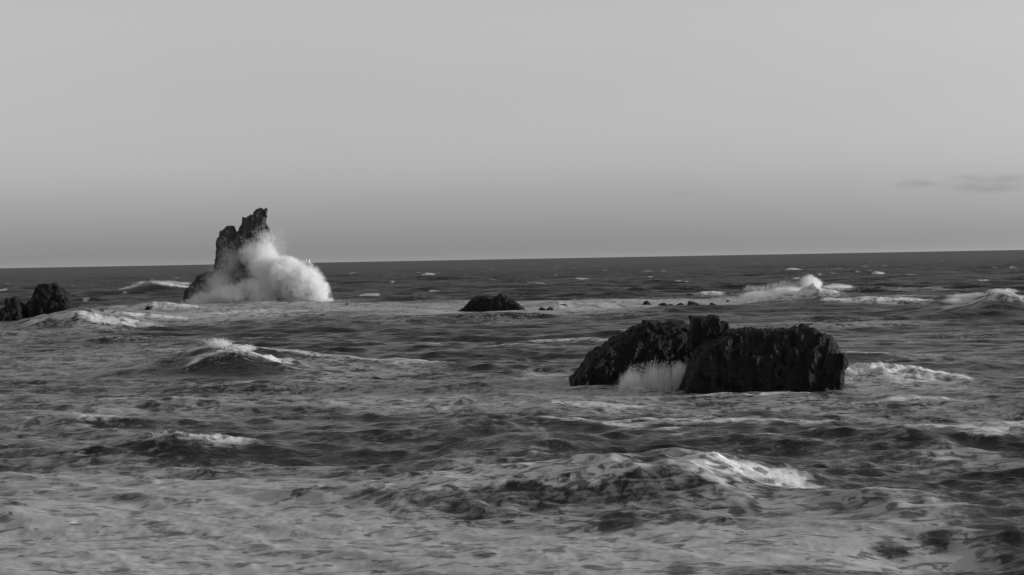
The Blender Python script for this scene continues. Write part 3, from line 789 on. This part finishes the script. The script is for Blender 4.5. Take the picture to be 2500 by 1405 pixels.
# mist blobs: px, py, rx, ry, density, softness, depth offset, depth half width
burst_thing('spray_burst', 'great white burst of spray thrown up against the tall sea stack', [
    (730, 694, 64, 54, 0.9, 0.45, 0, 3.6), (692, 672, 52, 48, 0.9, 0.4, 0, 3.4), (642, 640, 46, 52, 0.7, 0.5, 0.5, 3.0), (764, 716, 44, 38, 0.8, 0.4, 0, 3.0),
    (612, 622, 34, 34, 0.25, 0.6, 0.5, 2.4), (648, 590, 30, 34, 0.14, 0.8, 1.5, 2.2), (676, 605, 30, 56, 0.035, 0.8, 1.5, 2.6),
    (565, 724, 58, 28, 1.0, 0.4, -0.5, 3.0), (625, 715, 56, 40, 0.9, 0.5, 0, 3.0), (535, 692, 44, 46, 0.16, 0.8, 0.0, 2.2), (560, 640, 40, 50, 0.06, 0.9, 1.0, 2.0),
    (500, 734, 44, 24, 0.4, 0.6, -0.5, 2.2), (600, 748, 110, 16, 0.7, 0.6, -1.5, 3.0), (730, 748, 76, 14, 0.9, 0.5, -1.5, 3.0), (792, 738, 26, 16, 0.5, 0.6, 0, 2.0)],
    [(734, 697, 68, 55, 14000, 0.12, 0, 3.8), (690, 672, 54, 50, 7000, 0.2, 0, 3.6), (765, 722, 44, 32, 6000, 0.14, 0, 3.0),
     (612, 622, 34, 44, 5000, 0.5, 0.2, 2.2), (640, 585, 30, 32, 3600, 0.6, 1.0, 2.0), (676, 600, 26, 50, 700, 0.6, 1.5, 2.5),
     (560, 716, 66, 34, 9000, 0.3, -0.8, 3.0), (535, 690, 40, 45, 4000, 0.6, -0.2, 2.0), (558, 640, 34, 48, 2200, 0.7, 0.6, 1.6),
     (500, 722, 40, 25, 3500, 0.5, -0.5, 2.0), (470, 745, 26, 16, 4000, 0.4, -1, 2.0), (600, 700, 40, 40, 3000, 0.6, -1.0, 2.0)],
    DP, (0.025, 0.065), 0.6, 0.55, 2.6)
d = ground(1960, 750)[1]
burst_thing('breaker_spray', 'white spray leaping from the breaker beyond the large black rock, right', [
    (1990, 694, 26, 18, 0.8, 0.4, 3, 1.8), (1935, 714, 60, 14, 1.0, 0.4, 2, 2.2), (1865, 722, 60, 12, 0.8, 0.5, 2, 2.2), (1985, 722, 46, 16, 0.7, 0.5, 1, 2.0), (2060, 702, 50, 6, 0.5, 0.6, 3, 1.2)],
    [(1990, 690, 28, 15, 1800, 0.3, 3, 1.6), (1930, 702, 50, 14, 2200, 0.3, 3, 2.0), (1865, 707, 46, 11, 1600, 0.3, 3, 2.0), (2050, 700, 40, 6, 900, 0.5, 3, 1.2), (1985, 678, 14, 8, 500, 0.5, 3, 1)],
    d, (0.025, 0.07), 0.7, 0.5, 2.2, 'spray on wave crests')
d = ground(2400, 773)[1]
burst_thing('breaker_spray', 'thin spray along the breaking crest at the far right edge', [
    (2400, 726, 76, 9, 0.6, 0.6, 3, 1.5), (2466, 713, 44, 8, 0.5, 0.7, 3, 1.5), (2350, 736, 44, 8, 0.7, 0.5, 2, 1.5)],
    [(2400, 722, 70, 8, 1600, 0.5, 3, 1.5), (2460, 712, 40, 6, 700, 0.6, 3, 1.5), (2340, 736, 26, 9, 900, 0.4, 2, 1.5)],
    d, (0.02, 0.06), 0.8, 0.5, 1.6, 'spray on wave crests')
d = ground(540, 911)[1]
burst_thing('breaker_spray', 'small spray on the peaked wave in the left middle', [
    (525, 842, 36, 11, 0.7, 0.6, 1.2, 0.8), (582, 853, 44, 9, 0.6, 0.6, 1.2, 0.8)],
    [(525, 842, 34, 11, 2600, 0.5, 1.5, 0.8), (575, 852, 40, 8, 2000, 0.5, 1.5, 0.8)], d, (0.012, 0.04), 1.4, 0.5, 3.0, 'spray on wave crests')
d = ground(450, 1105)[1]
burst_thing('breaker_spray', 'small spray tossed up by the little breaker at lower left', [
    (400, 1078, 40, 13, 0.6, 0.6, 0.5, 0.5), (470, 1084, 56, 10, 0.45, 0.6, 0.5, 0.5)],
    [(395, 1071, 36, 11, 2200, 0.5, 0.8, 0.5), (460, 1074, 50, 9, 1800, 0.5, 0.8, 0.5)], d, (0.007, 0.022), 2.4, 0.5, 5.0, 'spray on wave crests')
d = ground(1800, 1215)[1]
burst_thing('breaker_spray', 'foamy spray tumbling from the nearest wave at lower right', [
    (1775, 1138, 30, 16, 0.8, 0.5, -0.1, 0.5), (1795, 1172, 72, 22, 0.5, 0.6, -0.5, 0.5), (1890, 1172, 70, 10, 0.6, 0.6, 0.0, 0.4)],
    [(1775, 1136, 28, 15, 1500, 0.4, -0.1, 0.4), (1800, 1160, 66, 18, 1500, 0.4, -0.3, 0.5), (1890, 1170, 68, 10, 2000, 0.4, 0.0, 0.4)], d, (0.007, 0.024), 2.6, 0.5, 6.0, 'spray on wave crests')
d = ground(385, 711.6)[1]
burst_thing('breaker_spray', 'thin spray on the distant breaker left of the tall stack', [
    (375, 692, 62, 6, 0.7, 0.5, 3, 1.2), (440, 694, 34, 4, 0.5, 0.6, 3, 1.2)],
    [(380, 690, 60, 5, 1500, 0.5, 3, 1.2), (440, 692, 30, 4, 500, 0.5, 3, 1.2)], d, (0.03, 0.07), 0.6, 0.4, 1.6, 'spray on wave crests')
d = ground(2050, 945)[1]
P_, S_ = spray_cloud([(2058, 880, 5, 14, 900, 0.5, 0.5, 0.3), (2066, 895, 5, 12, 500, 0.6, 0.5, 0.3)], d, seed=5, size=(0.008, 0.025), noise_scale=2.0)
spray_thing('spray_fringe', 'thin fringe of spray clinging to the right side of the large black rock', P_, S_)

# the cascade pouring out of the cleft of the big rock: strands of drops following falling jets
def streaks_mesh(name, P, Dv, Wd):
    """thin falling streaks: slivers along Dv"""
    n = len(P)
    sv_ = np.cross(Dv, rng.normal(size=(n, 3))); sv_ /= np.linalg.norm(sv_, axis=1)[:, None]
    sv_ *= Wd[:, None]
    V = np.stack([P - sv_, P + sv_, P + sv_ * 0.6 + Dv, P - sv_ * 0.6 + Dv], 1)
    return mesh_np(name, V.reshape(-1, 3), np.arange(4 * n).reshape(-1, 4))
def cascade():
    P, Dv, Wd = [], [], []
    y0 = DB + 1.9
    jets = []
    for j in range(46):                                  # clustered jets leave dark gaps between the threads of water
        px = 1536 + 152 * ((j + 0.9 * rng.random()) / 46)
        jets.append((px, 0.35 + 0.65 * rng.random() ** 1.5))
    for px, wgt in jets:
        u = (px - 1505) / 180
        top = 888 + 26 * max(0.0, 0.32 - u) * 2.2 - 6 * math.sin(u * 3.1) + rng.normal() * 3
        lean = -34 - 8 * u
        dj = rng.normal() * 0.12
        for i in range(int(240 * wgt)):
            q = rng.random() ** 0.85
            sx = px + lean * q ** 1.4 + rng.normal() * (1.2 + 2.2 * q); sy = top + (962 - top) * q
            a = plane(sx, sy, y0 - 0.8 * q + dj)
            ln = 0.04 + 0.16 * q * rng.random()
            b = plane(sx + lean * 0.12, sy + 8, y0 - 0.8 * q - 0.06 + dj) - a
            P.append(a); Dv.append(b / np.linalg.norm(b) * ln); Wd.append(0.004 + 0.010 * rng.random() ** 2)
    return np.array(P), np.array(Dv), np.array(Wd)
P_, D_, W_ = cascade()
root = bpy.data.objects.new('water_cascade', None); col.objects.link(root); root.location = (P_[:, 0].mean(), P_[:, 1].mean(), 0)
o = link('falling_streaks', streaks_mesh('falling_streaks', P_ - np.array(root.location), D_, W_), M_SPRAY, root, False); o['kind'] = 'stuff'
me, m, base = mist_mesh_and_material('mist', [(1545, 934, 40, 34, 1.1, 0.7, 0, 0.7), (1606, 926, 44, 42, 1.0, 0.7, 0.2, 0.6), (1662, 918, 26, 38, 1.4, 0.6, 0.3, 0.6), (1558, 954, 20, 14, 3.0, 0.4, -0.4, 0.4), (1570, 962, 90, 9, 1.6, 0.5, -0.5, 0.4)], DB + 1.4, 0.5, 1.5, 3.0, (3.4, 1.0, 0.22))
o = link('mist', me, m, root); o.location = base - np.array(root.location)
P_, S_ = spray_cloud([(1562, 954, 16, 12, 1500, 0.4, -0.4, 0.3), (1540, 945, 45, 16, 1500, 0.6, -0.2, 0.5), (1600, 900, 80, 16, 250, 0.6, 0, 0.4)], DB + 1.4, seed=6, size=(0.008, 0.022), noise_scale=2.0)
o = link('drops', drops_mesh('drops', P_ - np.array(root.location), S_), M_SPRAY, root, False); o['kind'] = 'stuff'
tag(root, 'pale curtain of water streaming down the cleft of the large black rock', 'waterfall')

# ------------------------------------------------------------------ a far vessel on the horizon
def vessel():
    d = 7600.0
    c = plane(752, 640, d)
    root = bpy.data.objects.new('far_ship', None); col.objects.link(root); root.location = (c[0], d, 0.0); root.rotation_euler = (0, 0, math.radians(40))
    def paint(nm, lo, hi):
        m, N, L, P = new_mat(nm)
        n = noise_tex(N, L, N.new('ShaderNodeTexCoord').outputs['Object'], 0.5)
        cc = N.new('ShaderNodeCombineColor'); v = mapr(N, L, n, 0.3, 0.7, lo, hi)
        for i in range(3): L.new(v, cc.inputs[i])
        L.new(cc.outputs[0], P.inputs['Base Color']); P.inputs['Roughness'].default_value = 0.5
        return m
    white, dark = paint('pale_ship_paint', 0.7, 0.8), paint('dark_hull_paint', 0.04, 0.06)
    def prism(nm, poly, hw, m):
        k = len(poly)
        V = [(x, -hw, z) for (x, z) in poly] + [(x, hw, z) for (x, z) in poly]
        me = bpy.data.meshes.new(nm)
        me.from_pydata(V, [], [tuple(range(k)), tuple(range(2 * k - 1, k - 1, -1))] + [(i, i + k, (i + 1) % k + k, (i + 1) % k) for i in range(k)])
        return link(nm, me, m, root, False)
    prism('hull', [(-9, -1), (-11, 6.0), (-4, 5.4), (6, 5.4), (11, 7.0), (8, -1)], 3.5, dark)
    prism('wheelhouse', [(1.0, 5.3), (1.2, 16.0), (2.0, 18.5), (6.0, 18.5), (6.6, 5.3)], 3.4, white)
    prism('mast', [(-7.5, 5.3), (-7.2, 22.0), (-6.2, 22.0), (-5.6, 5.3)], 0.5, white)
    tag(root, 'tiny pale ship on the horizon right of the tall sea stack', 'ship')
vessel()
print('done')
